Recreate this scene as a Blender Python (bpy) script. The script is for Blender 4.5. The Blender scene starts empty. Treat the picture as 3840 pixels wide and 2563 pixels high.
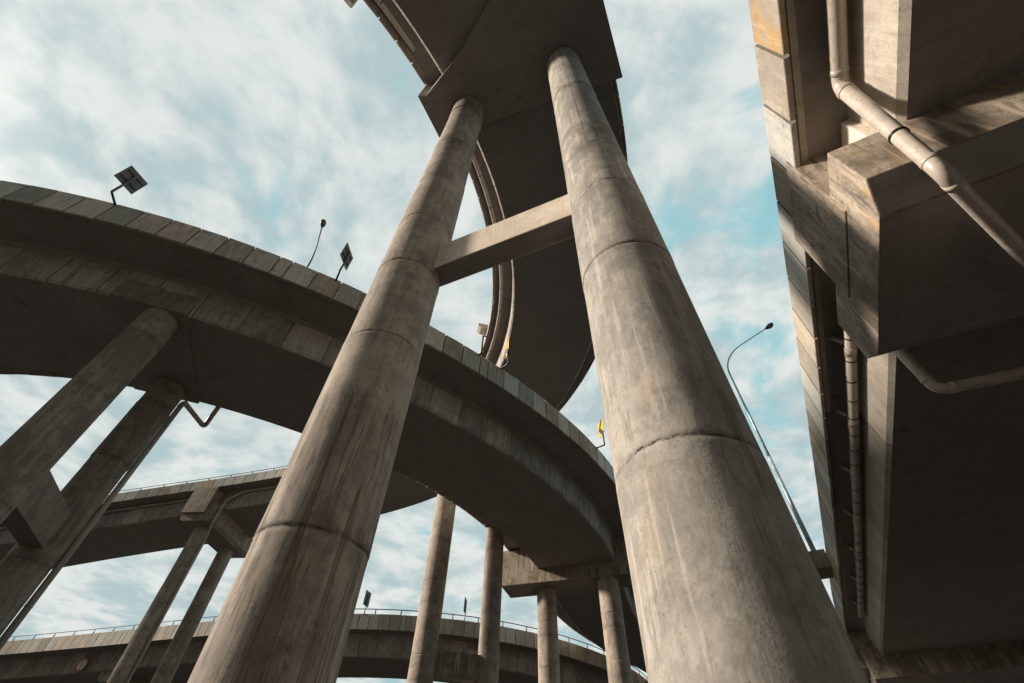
import bpy, bmesh, math, random
from mathutils import Vector, Matrix
PI = math.pi
random.seed(7)
sc = bpy.context.scene
COL = sc.collection

# ------------------------------------------------------------------ helpers
class MB:
    """collects faces for ONE mesh object; every corner gets a uv in metres, every face two tint values"""
    def __init__(s):
        s.v = []; s.f = []; s.uv = []; s.t = []; s.sm = []; s.mi = []
    def vert(s, p):
        s.v.append(tuple(p)); return len(s.v) - 1
    def face(s, idx, uv=None, tint=(.5, .5), smooth=False, mi=0):
        s.f.append(tuple(idx)); s.uv.append(uv or [(0, 0)] * len(idx)); s.t.append(tint); s.sm.append(smooth); s.mi.append(mi)
    def quad(s, pts, uv=None, tint=(.5, .5), smooth=False, mi=0):
        i = [s.vert(p) for p in pts]
        if uv is None:
            a, b, c = Vector(pts[0]), Vector(pts[1]), Vector(pts[2])
            ex = (b - a).normalized(); n = ex.cross(c - b); n = n.normalized() if n.length > 1e-9 else Vector((1, 0, 0))
            if abs(n.z) < .8: ex = n.cross(Vector((0, 0, 1))).normalized(); ey = Vector((0, 0, 1))      # u level, v upright, so streaks run down
            else: ey = n.cross(ex).normalized()
            uv = [((Vector(p)).dot(ex), (Vector(p)).dot(ey)) for p in pts]
        s.face(i, uv, tint, smooth, mi)
    def box(s, o, ax, ay, az, tint=(.5, .5), mi=0, cham=0):
        """o = corner, ax, ay, az edge vectors (right handed)"""
        o, ax, ay, az = Vector(o), Vector(ax), Vector(ay), Vector(az)
        p = [o, o + ax, o + ax + ay, o + ay]; q = [x + az for x in p]
        s.quad([p[3], p[2], p[1], p[0]], None, tint, mi=mi); s.quad(q, None, tint, mi=mi)
        for i in range(4):
            j = (i + 1) % 4
            s.quad([p[i], p[j], q[j], q[i]], None, tint, mi=mi)
    def prism(s, poly, ext, tint=(.5, .5), mi=0):
        """poly: list of 3d points (planar loop), ext: extrusion vector"""
        ext = Vector(ext); a = [Vector(p) for p in poly]; n = Vector((0, 0, 0))
        for i in range(len(a)): n += a[i].cross(a[(i + 1) % len(a)])
        if n.dot(ext) < 0: a.reverse()
        b = [p + ext for p in a]
        s.quad(list(reversed(a)), None, tint, mi=mi); s.quad(b, None, tint, mi=mi)
        for i in range(len(a)):
            j = (i + 1) % len(a); s.quad([a[i], a[j], b[j], b[i]], None, tint, mi=mi)
    def tube(s, pts, r, seg=16, closed_ends=True, tint=(.5, .5), mi=0):
        pts = [Vector(p) for p in pts]; rad = r if isinstance(r, (list, tuple)) else [r] * len(pts)
        rings = []; up = None; L = 0
        for i, p in enumerate(pts):
            d = (pts[min(i + 1, len(pts) - 1)] - pts[max(i - 1, 0)]).normalized()
            if up is None:
                up = Vector((0, 0, 1)) if abs(d.z) < .9 else Vector((1, 0, 0))
            up = (up - d * up.dot(d)).normalized(); w = d.cross(up)
            if i: L += (p - pts[i - 1]).length
            rings.append(([s.vert(p + (up * math.cos(2 * PI * k / seg) + w * math.sin(2 * PI * k / seg)) * rad[i]) for k in range(seg)], L))
        for (a, la), (b, lb) in zip(rings, rings[1:]):
            for k in range(seg):
                m = (k + 1) % seg; c = 2 * PI * max(rad) / seg
                s.face((a[k], a[m], b[m], b[k]), [(k * c, la), ((k + 1) * c, la), ((k + 1) * c, lb), (k * c, lb)], tint, True, mi)
        if closed_ends:
            s.face(tuple(reversed(rings[0][0])), None, tint, mi=mi); s.face(tuple(rings[-1][0]), None, tint, mi=mi)
    def build(s, name, mats, parent=None, bevel=0., under=None):
        me = bpy.data.meshes.new(name); me.from_pydata(s.v, [], s.f)
        for m in (mats if isinstance(mats, (list, tuple)) else [mats]): me.materials.append(m)
        if under: me.materials.append(under)
        uvl = me.uv_layers.new(name='UVMap'); k = 0; flat = []
        for u in s.uv:
            for c in u: flat.extend(c)
        uvl.data.foreach_set('uv', flat)
        at = me.attributes.new('tint', 'FLOAT', 'FACE'); at.data.foreach_set('value', [t[0] for t in s.t])
        at = me.attributes.new('hue', 'FLOAT', 'FACE'); at.data.foreach_set('value', [t[1] for t in s.t])
        me.polygons.foreach_set('use_smooth', s.sm); me.polygons.foreach_set('material_index', s.mi)
        me.update()
        if under: me.polygons.foreach_set('material_index', [1 if p.normal.z < -.35 else 0 for p in me.polygons])  # down-facing faces take the darker soffit concrete: underside shade put into the colour
        if bevel:
            bm = bmesh.new(); bm.from_mesh(me); bmesh.ops.remove_doubles(bm, verts=bm.verts, dist=1e-4)
            bmesh.ops.bevel(bm, geom=bm.edges[:], offset=bevel, segments=2, profile=.6, affect='EDGES', clamp_overlap=True); bm.to_mesh(me); bm.free()
        o = bpy.data.objects.new(name, me); COL.objects.link(o)
        if parent is not None:
            o.parent = parent; o.matrix_parent_inverse = Matrix.Translation(-parent.location)
        return o
def tag(o, label=None, cat=None, group=None, kind=None):
    if label: o['label'] = label
    if cat: o['category'] = cat
    if group: o['group'] = group
    if kind: o['kind'] = kind
    return o
def thing(name, loc, label, cat, group=None):
    o = bpy.data.objects.new(name, None); COL.objects.link(o); o.location = loc; o.empty_display_size = .5
    return tag(o, label, cat, group)

# ------------------------------------------------------------------ materials
def NT(m):
    m.use_nodes = True; nt = m.node_tree; nt.nodes.clear(); return nt
class G:
    def __init__(s, nt): s.nt = nt
    def n(s, t, **kw):
        x = s.nt.nodes.new(t)
        for k, v in kw.items():
            if k.startswith('i_'): x.inputs[k[2:].replace('_', ' ')].default_value = v
            else: setattr(x, k, v)
        return x
    def l(s, a, b): s.nt.links.new(a, b)
    def m(s, op, a, b=None, c=None, clamp=False):
        x = s.nt.nodes.new('ShaderNodeMath'); x.operation = op; x.use_clamp = clamp
        for i, v in enumerate((a, b, c)):
            if v is None: continue
            if isinstance(v, (int, float)): x.inputs[i].default_value = v
            else: s.l(v, x.inputs[i])
        return x.outputs[0]
    def ss(s, v, lo, hi, a=0., b=1.):
        x = s.nt.nodes.new('ShaderNodeMapRange'); x.interpolation_type = 'SMOOTHSTEP'
        if isinstance(v, (int, float)): x.inputs[0].default_value = v
        else: s.l(v, x.inputs[0])
        for i, q in ((1, lo), (2, hi), (3, a), (4, b)): x.inputs[i].default_value = q
        return x.outputs[0]
    def mix(s, f, a, b, mode='MIX'):
        x = s.nt.nodes.new('ShaderNodeMix'); x.data_type = 'RGBA'; x.blend_type = mode
        for sock, v in ((x.inputs[0], f), (x.inputs[6], a), (x.inputs[7], b)):
            if isinstance(v, (int, float)): sock.default_value = v
            elif isinstance(v, tuple): sock.default_value = v if len(v) == 4 else (*v, 1)
            else: s.l(v, sock)
        return x.outputs[2]
    def noise(s, co, scale, detail=4, rough=.55, dist=0):
        x = s.n('ShaderNodeTexNoise'); s.l(co, x.inputs['Vector'])
        x.inputs['Scale'].default_value = scale; x.inputs['Detail'].default_value = detail
        x.inputs['Roughness'].default_value = rough; x.inputs['Distortion'].default_value = dist
        return x.outputs[0]
    def scl(s, co, sx, sy, sz, off=(0, 0, 0)):
        x = s.n('ShaderNodeMapping'); s.l(co, x.inputs[0]); x.inputs['Scale'].default_value = (sx, sy, sz); x.inputs['Location'].default_value = off
        return x.outputs[0]
def srgb(r, g, b): return tuple(((c / 255) / 12.92 if c / 255 <= .04045 else ((c / 255 + .055) / 1.055) ** 2.4) for c in (r, g, b))

def concrete(name, ca=(.36, .325, .28), cb=(.27, .245, .215), streak=.5, rust=.25, mold=.4, pits=.5, joints=None, panels=False,
             seam=None, drip=None, warm=(.44, .29, .13), cool=(.30, .325, .315), seed=0., formlines=0., bump=.5, cracks=.5):
    """weathered cast concrete; uv = metres (u along, v up).  joints = list of cast-joint heights along v for stains"""
    m = bpy.data.materials.new(name); nt = NT(m); g = G(nt)
    out = g.n('ShaderNodeOutputMaterial'); bs = g.n('ShaderNodeBsdfPrincipled'); g.l(bs.outputs[0], out.inputs[0])
    tc = g.n('ShaderNodeTexCoord'); uvn = tc.outputs['UV']; ob = g.scl(tc.outputs['Object'], 1, 1, 1, (seed, seed * 1.7, seed * .3))
    uv = g.scl(uvn, 1, 1, 1, (seed * 3.1, seed, 0))
    sep = g.n('ShaderNodeSeparateXYZ'); g.l(uvn, sep.inputs[0]); U, V = sep.outputs[0], sep.outputs[1]
    big = g.noise(ob, .45, 5, .6, .6); mid = g.noise(ob, 2.2, 6, .62, .4); fine = g.noise(ob, 22, 4, .6)
    col = g.mix(g.ss(g.m('ADD', g.m('MULTIPLY', big, .6), g.m('MULTIPLY', mid, .4)), .42, .58), cb, ca)
    if panels:
        at = g.n('ShaderNodeAttribute', attribute_name='tint'); ah = g.n('ShaderNodeAttribute', attribute_name='hue')
        col = g.mix(g.ss(ah.outputs['Fac'], .50, .64), col, g.mix(g.ss(mid, .3, .7), cool, tuple(c * 1.12 for c in cool)))
        oc = g.m('MULTIPLY', g.ss(ah.outputs['Fac'], .30, .12), g.ss(g.noise(ob, 1.1, 5, .6, .8), .42, .66))
        col = g.mix(oc, col, warm)
        tv = g.m('MULTIPLY_ADD', at.outputs['Fac'], .75, .60)
        cmb = g.n('ShaderNodeCombineXYZ'); 
        for i in range(3): g.l(tv, cmb.inputs[i])
        col = g.mix(1., col, cmb.outputs[0], 'MULTIPLY')
    # vertical streaking
    st = g.noise(g.scl(uv, 5.5, .42, 1), 1.0, 6, .65, .35)
    st2 = g.noise(g.scl(uv, 16, .55, 1, (3, 9, 0)), 1.0, 4, .6, .2)
    lite = g.ss(st, .545, .60)
    mott = g.noise(g.scl(ob, 1, 1, .6), 6.5, 9, .72, .8)
    col = g.mix(g.m('MULTIPLY', g.ss(mott, .50, .60), .32 * streak + .1), col, tuple(c * .66 for c in cb))
    col = g.mix(g.m('MULTIPLY', lite, .50 * streak), col, tuple(min(1, c * 1.42) for c in ca))
    darkm = g.m('MULTIPLY', g.ss(st, .46, .36), g.ss(big, .35, .62))
    col = g.mix(g.m('MULTIPLY', darkm, .75 * streak), col, (.125, .105, .09))
    col = g.mix(g.m('MULTIPLY', g.ss(st2, .62, .74), .30 * streak), col, (.16, .135, .11))
    if drip is not None:      # run-off below a given height: sharp thin tear marks
        dz = g.ss(g.m('ADD', V, g.m('MULTIPLY', g.noise(g.scl(uv, 3, 0.01, 1), 1, 2), 2.4)), drip + 1.3, drip + .8)
        dr = g.noise(g.scl(uv, 4.6, .13, 1, (11, 2, 0)), 1.0, 7, .6, .7)
        lines = g.ss(g.m('ABSOLUTE', g.m('SUBTRACT', g.m('FRACT', g.m('MULTIPLY', dr, 6.)), .5)), .06, .15, 1., 0.)
        col = g.mix(g.m('MULTIPLY', g.m('MULTIPLY', lines, dz), .80), col, (.10, .08, .065))
        col = g.mix(g.m('MULTIPLY', g.m('MULTIPLY', g.ss(dr, .5, .60), dz), .55), col, (.17, .13, .095))
        col = g.mix(g.m('MULTIPLY', g.m('MULTIPLY', g.ss(dr, .44, .36), dz), .30), col, (.50, .43, .35))
    # rust / ochre
    ru = g.m('MULTIPLY', g.ss(g.noise(g.scl(ob, 1, 1, .45), 1.25, 5, .65, 1.0), .54, .70), g.ss(st, .40, .62))
    col = g.mix(g.m('MULTIPLY', ru, rust), col, warm)
    # mould, grime
    mo = g.noise(ob, 1.7, 9, .72, .5)
    mo2 = g.m('MULTIPLY', g.ss(mo, .55, .68), g.ss(g.noise(ob, .6, 2), .42, .60))
    col = g.mix(g.m('MULTIPLY', mo2, mold), col, (.085, .078, .066))
    # thin wandering cracks
    cr = g.noise(g.scl(ob, 1, 1, .35), 1.6, 5, .6, .7)
    ck = g.m('SUBTRACT', 1., g.ss(g.m('ABSOLUTE', g.m('SUBTRACT', cr, .5)), .0012, .006))
    col = g.mix(g.m('MULTIPLY', g.m('MULTIPLY', ck, g.ss(g.noise(ob, .8, 2), .46, .62)), cracks), col, (.07, .06, .05))
    hgt = g.m('ADD', g.m('MULTIPLY', mid, .5), g.m('MULTIPLY', fine, .28))
    if formlines:             # shutter-board lines across the length
        fl = g.m('FRACT', g.m('DIVIDE', g.m('ADD', U, seed), formlines))
        ln = g.ss(g.m('ABSOLUTE', g.m('SUBTRACT', fl, .5)), .02 / formlines, .05 / formlines, 1., 0.)
        wh = g.n('ShaderNodeTexWhiteNoise', noise_dimensions='1D'); g.l(g.m('FLOOR', g.m('ADD', g.m('DIVIDE', g.m('ADD', U, seed), formlines), .5)), wh.inputs['W'])
        col = g.mix(g.m('MULTIPLY', ln, .75), col, (.09, .078, .066))
        wv = g.m('MULTIPLY_ADD', wh.outputs[0], .45, .78); cm = g.n('ShaderNodeCombineXYZ')
        for i in range(3): g.l(wv, cm.inputs[i])
        col = g.mix(1., col, cm.outputs[0], 'MULTIPLY')
        hgt = g.m('SUBTRACT', hgt, g.m('MULTIPLY', ln, .8))
    if joints:
        for k, (jz, up_, dn, amt) in enumerate(joints):
            wob = g.m('MULTIPLY', g.m('SUBTRACT', g.noise(g.scl(uv, .9, .001, 1, (k * 7.3, 0, 0)), 1.4, 5, .6), .5), .16)
            d = g.m('SUBTRACT', g.m('ADD', V, wob), jz)
            bandm = g.m('MULTIPLY', g.ss(d, -dn, -.02), g.ss(d, up_, .01))
            pat = g.ss(g.noise(g.scl(uv, 1.6, 1.1, 1, (k * 5.1, 3, 0)), 1.5, 7, .68, .6), .40, .60)
            col = g.mix(g.m('MULTIPLY', g.m('MULTIPLY', bandm, pat), amt), col, (.125, .105, .088))
            rough = g.ss(g.m('ABSOLUTE', g.m('ADD', d, g.m('MULTIPLY', g.m('SUBTRACT', g.noise(g.scl(uv, 5, .01, 1, (k, 0, 0)), 1.5, 5, .7), .5), .035))), .004, .026, 1., 0.)
            crk = g.m('MULTIPLY', rough, g.ss(g.noise(g.scl(uv, 8, 14, 1, (0, k * 3.3, 0)), 1.3, 5, .7), .42, .60))
            col = g.mix(g.m('MULTIPLY', crk, .8), col, (.055, .045, .036))
            hgt = g.m('SUBTRACT', hgt, g.m('MULTIPLY', crk, 1.6))
    if seam:                  # vertical shutter seams: (period, offset, zmin, zmax)
        per, off, z0, z1 = seam
        wv = g.m('MULTIPLY', g.m('SUBTRACT', g.noise(g.scl(uv, .001, .9, 1), 1., 3), .5), .05)
        fr = g.m('ABSOLUTE', g.m('SUBTRACT', g.m('FRACT', g.m('DIVIDE', g.m('ADD', g.m('ADD', U, wv), off), per)), .5))
        ln = g.m('MULTIPLY', g.ss(fr, .005 / per, .018 / per, 1., 0.), g.m('MULTIPLY', g.ss(V, z0, z0 + .1), g.ss(V, z1 + .1, z1)))
        ln = g.m('MULTIPLY', ln, g.ss(g.noise(g.scl(uv, 1, 1.3, 1), 1., 4), .36, .50))
        col = g.mix(g.m('MULTIPLY', ln, .8), col, (.06, .05, .04)); hgt = g.m('SUBTRACT', hgt, g.m('MULTIPLY', ln, .8))
    # blow holes
    if pits:
        vo = g.n('ShaderNodeTexVoronoi'); g.l(ob, vo.inputs['Vector']); vo.inputs['Scale'].default_value = 6.5
        rnd = g.n('ShaderNodeSeparateColor'); g.l(vo.outputs['Color'], rnd.inputs[0])
        rr = g.ss(rnd.outputs[0], .55, 1., .0, .16)
        pit = g.m('MULTIPLY', g.ss(g.m('SUBTRACT', vo.outputs['Distance'], rr), -.04, .0, 1., 0.), g.ss(rnd.outputs[0], .56, .6))
        pit = g.m('MULTIPLY', pit, g.ss(g.noise(ob, 1.3, 3), .45, .60))
        col = g.mix(g.m('MULTIPLY', pit, pits), col, (.07, .06, .05)); hgt = g.m('SUBTRACT', hgt, g.m('MULTIPLY', pit, .8 * pits))
    if pits:
        v2 = g.n('ShaderNodeTexVoronoi'); g.l(ob, v2.inputs['Vector']); v2.inputs['Scale'].default_value = 17
        r2 = g.n('ShaderNodeSeparateColor'); g.l(v2.outputs['Color'], r2.inputs[0])
        p2 = g.m('MULTIPLY', g.ss(v2.outputs['Distance'], .10, .20, 1., 0.), g.ss(r2.outputs[1], .62, .66))
        col = g.mix(g.m('MULTIPLY', p2, .6), col, (.10, .085, .07))
    fv = g.m('MULTIPLY_ADD', fine, .44, .78); cf = g.n('ShaderNodeCombineXYZ')
    for i in range(3): g.l(fv, cf.inputs[i])
    col = g.mix(1., col, cf.outputs[0], 'MULTIPLY')
    g.l(col, bs.inputs['Base Color'])
    g.l(g.ss(mid, .3, .7, .72, .94), bs.inputs['Roughness'])
    bs.inputs['Specular IOR Level'].default_value = .3
    bp = g.n('ShaderNodeBump'); bp.inputs['Strength'].default_value = bump; bp.inputs['Distance'].default_value = .02
    g.l(hgt, bp.inputs['Height']); g.l(bp.outputs[0], bs.inputs['Normal'])
    return m

def simple(name, c, rough=.5, metal=0., var=.12, scale=6., bump=0.):
    m = bpy.data.materials.new(name); nt = NT(m); g = G(nt)
    out = g.n('ShaderNodeOutputMaterial'); bs = g.n('ShaderNodeBsdfPrincipled'); g.l(bs.outputs[0], out.inputs[0])
    tc = g.n('ShaderNodeTexCoord'); nz = g.noise(tc.outputs['Object'], scale, 5, .6, .3)
    col = g.mix(g.ss(nz, .35, .65), tuple(x * (1 - var) for x in c), tuple(min(1, x * (1 + var)) for x in c))
    g.l(col, bs.inputs['Base Color']); g.l(g.ss(nz, .3, .7, max(0, rough - .1), min(1, rough + .1)), bs.inputs['Roughness']); bs.inputs['Metallic'].default_value = metal
    if bump:
        bp = g.n('ShaderNodeBump'); bp.inputs['Strength'].default_value = bump; bp.inputs['Distance'].default_value = .01
        g.l(nz, bp.inputs['Height']); g.l(bp.outputs[0], bs.inputs['Normal'])
    return m
def pipe_mat(name, c, dirt=.35):
    m = bpy.data.materials.new(name); nt = NT(m); g = G(nt)
    out = g.n('ShaderNodeOutputMaterial'); bs = g.n('ShaderNodeBsdfPrincipled'); g.l(bs.outputs[0], out.inputs[0])
    tc = g.n('ShaderNodeTexCoord'); ob = tc.outputs['Object']
    a = g.noise(ob, 1.3, 6, .65, .5); b = g.noise(ob, 9, 5, .6, .3); f = g.noise(ob, 60, 2)
    col = g.mix(g.ss(a, .4, .62), c, tuple(x * .82 for x in c))
    col = g.mix(g.m('MULTIPLY', g.ss(b, .54, .68), dirt), col, (.26, .19, .13))
    col = g.mix(g.m('MULTIPLY', g.ss(f, .55, .75), .15), col, (.2, .16, .13))
    g.l(col, bs.inputs['Base Color']); g.l(g.ss(b, .3, .7, .30, .50), bs.inputs['Roughness'])
    return m

JC = [(4.8, .10, .35, .75), (9.3, .03, .25, .30), (12.25, .45, .25, .75), (15.25, .04, .6, .55), (22.7, .8, .5, .85), (28.4, .3, .5, .7)]
M_col1 = concrete('concrete_column_stained', (.40, .342, .282), (.25, .210, .173), streak=.55, rust=.25, mold=.30, pits=.35,
                  joints=[(4.84, 1.1, .12, .75), (9.4, .05, .6, .4), (12.5, 1.0, .3, .75), (15.3, .05, .5, .5), (23.2, .02, 1.5, 1.), (28.6, 1.6, .5, .7)],
                  seam=(2.83, 1.15, 12.6, 31), drip=7.6, seed=1.3, cracks=.75)
M_col2 = concrete('concrete_column_pale', (.385, .352, .308), (.245, .224, .197), streak=.8, rust=.25, mold=.16, pits=.22,
                  joints=[(4.8, .05, .10, .35), (9.2, .02, .4, .3), (12.2, .9, .8, .75), (15.0, 6.5, .03, .62), (15.0, .02, 1.1, .7), (22.4, .9, .8, .9), (28.4, .3, .9, .8)],
                  seam=(2.83, .35, 15.1, 31), seed=5.1, cracks=.25)
M_colf = concrete('concrete_column_far', (.40, .335, .27), (.24, .20, .163), streak=.5, rust=.2, mold=.3, pits=.2,
                  joints=[(5, .5, .3, .5), (10, .4, .3, .5), (15., .5, .4, .6), (20, .4, .4, .5)], seam=(2.83, .7, 3, 40), seed=9.4, formlines=0)
M_cap = concrete('concrete_pier_cap', (.38, .315, .245), (.20, .158, .118), streak=1.2, rust=.95, mold=.8, pits=1., seed=3.7, warm=(.44, .27, .12), formlines=0, bump=.7)
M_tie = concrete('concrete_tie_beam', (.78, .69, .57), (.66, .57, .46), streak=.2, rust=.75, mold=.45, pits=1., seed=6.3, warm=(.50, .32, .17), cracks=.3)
M_gir = concrete('concrete_girder', (.43, .385, .335), (.28, .25, .22), streak=.75, rust=.25, mold=.35, pits=.4, formlines=2.4, seed=2.2)
M_girF = concrete('concrete_girder_pale', (.40, .355, .295), (.31, .275, .23), streak=.4, rust=.3, mold=.15, pits=.3, formlines=7.0, seed=4.2)
M_par = concrete('concrete_parapet_panel', (.62, .54, .45), (.48, .41, .34), streak=.65, rust=.25, mold=.5, pits=.35, panels=True, seed=8.8, cool=(.45, .445, .405), bump=.6)
M_parF = concrete('concrete_parapet_panel_pale', (.45, .395, .325), (.35, .30, .25), streak=.4, rust=.2, mold=.55, pits=.35, panels=True, seed=12.8, cool=(.37, .37, .34), warm=(.50, .31, .11), bump=.6)
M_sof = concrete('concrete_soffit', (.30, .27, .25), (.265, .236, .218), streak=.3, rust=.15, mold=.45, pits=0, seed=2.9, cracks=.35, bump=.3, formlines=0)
M_brown = concrete('concrete_dark_brown', (.30, .25, .205), (.20, .165, .135), streak=.6, rust=.4, mold=.5, pits=.6, seed=15.2)  # darker brown concrete for the left pier's beams and a lamp plinth
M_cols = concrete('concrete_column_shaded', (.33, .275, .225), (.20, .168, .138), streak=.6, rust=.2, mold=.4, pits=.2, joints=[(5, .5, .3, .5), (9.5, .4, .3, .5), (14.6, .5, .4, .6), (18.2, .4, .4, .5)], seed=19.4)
M_road = simple('asphalt', (.05, .05, .05), .9, 0, .25, 30, .4)
M_pvc = pipe_mat('pipe_plastic_beige', (.52, .45, .38), .6)
M_pvcf = pipe_mat('pipe_plastic_grey', (.46, .42, .37), .25)
M_strap = simple('strap_black_steel', (.035, .037, .04), .35, .7, .2)
M_clamp = simple('galvanised_clamp', (.42, .52, .56), .35, .8, .15)
M_galv = simple('galvanised_steel', (.36, .43, .45), .42, .75, .2, 3)
M_rail = simple('rail_weathered_steel', (.12, .135, .14), .55, .3, .2)
M_pole = simple('galvanised_pole', (.40, .52, .54), .45, .55, .2, 2.5)
M_dark = simple('painted_steel_dark', (.055, .055, .058), .5, .3, .2)
M_back = simple('sign_back_grey', (.10, .105, .11), .6, 0., .05, 2)
M_yel = simple('sign_yellow', (.85, .42, .01), .45, 0, .05)
M_blk = simple('sign_black', (.02, .02, .022), .5, 0, .1)
M_red = simple('sign_red', (.55, .10, .04), .5, 0, .1)
M_wht = simple('sign_white', (.72, .72, .66), .5, 0, .06)
M_refl = simple('reflector_white', (.62, .70, .68), .35, 0, .08)
M_lens = simple('lamp_glass', (.16, .13, .11), .12, 0, .3, 8)

# ------------------------------------------------------------------ deck alignments: x0, y0, heading, z0, slope, vertical curve, crossfall, curvatures
class Deck:
    def __init__(s, p, L, side, shape, back, fwd, kb=None, kf=None, zf=None, ds=.5):
        s.side = side; s.c, s.g, s.w, s.ph = shape; s.L = L
        x0, y0, h0, z0, sl, q, cs = p[:7]; kap = p[7:]; s.cs = cs; s.back = back; s.fwd = fwd; s.ds = ds
        def K(t):
            if t < 0: return kap[0] if kb is None else kb
            if t > L: return kap[-1] if kf is None else kf
            a = t / L * (len(kap) - 1); i = min(int(a), len(kap) - 2); return kap[i] + (kap[i + 1] - kap[i]) * (a - i)
        def Z(t):
            if t < 0: return z0 + sl * t * .3
            if t > L: return z0 + sl * L + q * L * L / 100 + ((sl + 2 * q * L / 100) * .6 if zf is None else zf) * (t - L)
            return z0 + sl * t + q * t * t / 100
        s.pts = {}
        n0 = int(back / ds); n1 = int((L + fwd) / ds)
        x, y, h = x0, y0, h0; s.pts[0] = (x, y, h, Z(0))
        for i in range(1, n1 + 1):
            t = i * ds; hm = h + K(t - ds / 2) * ds / 2; x += math.sin(hm) * ds; y += math.cos(hm) * ds; h += K(t - ds / 2) * ds; s.pts[i] = (x, y, h, Z(t))
        x, y, h = x0, y0, h0
        for i in range(1, n0 + 1):
            t = -i * ds; hm = h - K(t + ds / 2) * ds / 2; x -= math.sin(hm) * ds; y -= math.cos(hm) * ds; h -= K(t + ds / 2) * ds; s.pts[-i] = (x, y, h, Z(t))
        s.n0, s.n1 = -n0, n1
    def at(s, t, u=0., dz=0.):
        a = max(s.n0, min(s.n1 - 1e-6, t / s.ds)); i = math.floor(a); f = a - i; j = min(i + 1, s.n1)
        p, q = s.pts[i], s.pts[j]; x, y, h, z = (p[k] + (q[k] - p[k]) * f for k in range(4))
        U = s.side * u
        return Vector((x + U * math.cos(h), y - U * math.sin(h), z + dz + s.cs * U))
    def frame(s, t):
        a = s.at(t, 0); b = s.at(t + .05, 0); tt = (b - a); tt.z = 0; tt.normalize()
        return tt, Vector((tt.y, -tt.x, 0)) * s.side       # along, inward (increasing u)

def sweep(mb, D, sec, s0, s1, step=1.0, closed=True, tint=(.5, .5), smooth=False, under=()):
    """sec: list of (u, dz) closed loop in the cross-section"""
    n = max(1, int(round((s1 - s0) / step))); m = len(sec)
    cum = [0]
    for i in range(m): a, b = sec[i], sec[(i + 1) % m]; cum.append(cum[-1] + math.hypot(a[0] - b[0], a[1] - b[1]))
    rows = []
    for k in range(n + 1):
        t = s0 + (s1 - s0) * k / n; rows.append((t, [mb.vert(D.at(t, u, dz)) for u, dz in sec]))
    for (ta, ra), (tb, rb) in zip(rows, rows[1:]):
        for i in range(m if closed else m - 1):
            j = (i + 1) % m; f = (ra[i], ra[j], rb[j], rb[i]); uv = [(ta, cum[i]), (ta, cum[i + 1]), (tb, cum[i + 1]), (tb, cum[i])]
            if D.side > 0: f = f[::-1]; uv = uv[::-1]
            mb.face(f, uv, tint, smooth, 1 if i in under else 0)
    if closed:
        a, b = tuple(rows[0][1]), tuple(rows[-1][1])
        if D.side > 0: b = b[::-1]
        else: a = a[::-1]
        mb.face(a, None, tint); mb.face(b, None, tint)

def panel_run(mb, D, s0, s1, pl=1.38, gap=.05, far=False, hue=0., seed=0, tilt=.02):
    gap = .075
    rnd = random.Random(seed); t = s0; ph = D.ph
    while t + pl < s1:
        a, b = t + gap / 2, t + pl - gap / 2
        if rnd.random() < .04: b = t + pl * .45
        o = rnd.uniform(0, .014); z0 = rnd.uniform(-.012, .012); z1 = ph + rnd.uniform(-.01, .01)
        u0, u1, u2 = (o, o + tilt, .11) if not far else (D.w - o, D.w - o - tilt, D.w - .11)
        tn = (rnd.random() * .8 + .1, hue + (1 - hue) * rnd.random()); ch = .015
        sg = 1 if not far else -1
        sec = [(u0 + sg * ch, z0), (u0, z0 + ch), (u1, z1 - ch), (u1 + sg * ch, z1), (u2, z1), (u2, z0)]
        if far: sec = sec[::-1]
        m = len(sec); A = [mb.vert(D.at(a, *q)) for q in sec]; B = [mb.vert(D.at(b, *q)) for q in sec]
        for i in range(m):
            j = (i + 1) % m; f = (A[i], A[j], B[j], B[i]); uv = [(a, sec[i][1]), (a, sec[j][1]), (b, sec[j][1]), (b, sec[i][1])]
            if D.side > 0: f = f[::-1]; uv = uv[::-1]
            mb.face(f, uv, tn)
        fa, fb = tuple(A), tuple(B)
        if D.side > 0: fb = fb[::-1]
        else: fa = fa[::-1]
        mb.face(fa, [(a, q[1]) for q in sec], (.2, .4)); mb.face(fb, [(a, q[1]) for q in sec], (.2, .4))
        t += (b - a) + gap

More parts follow.
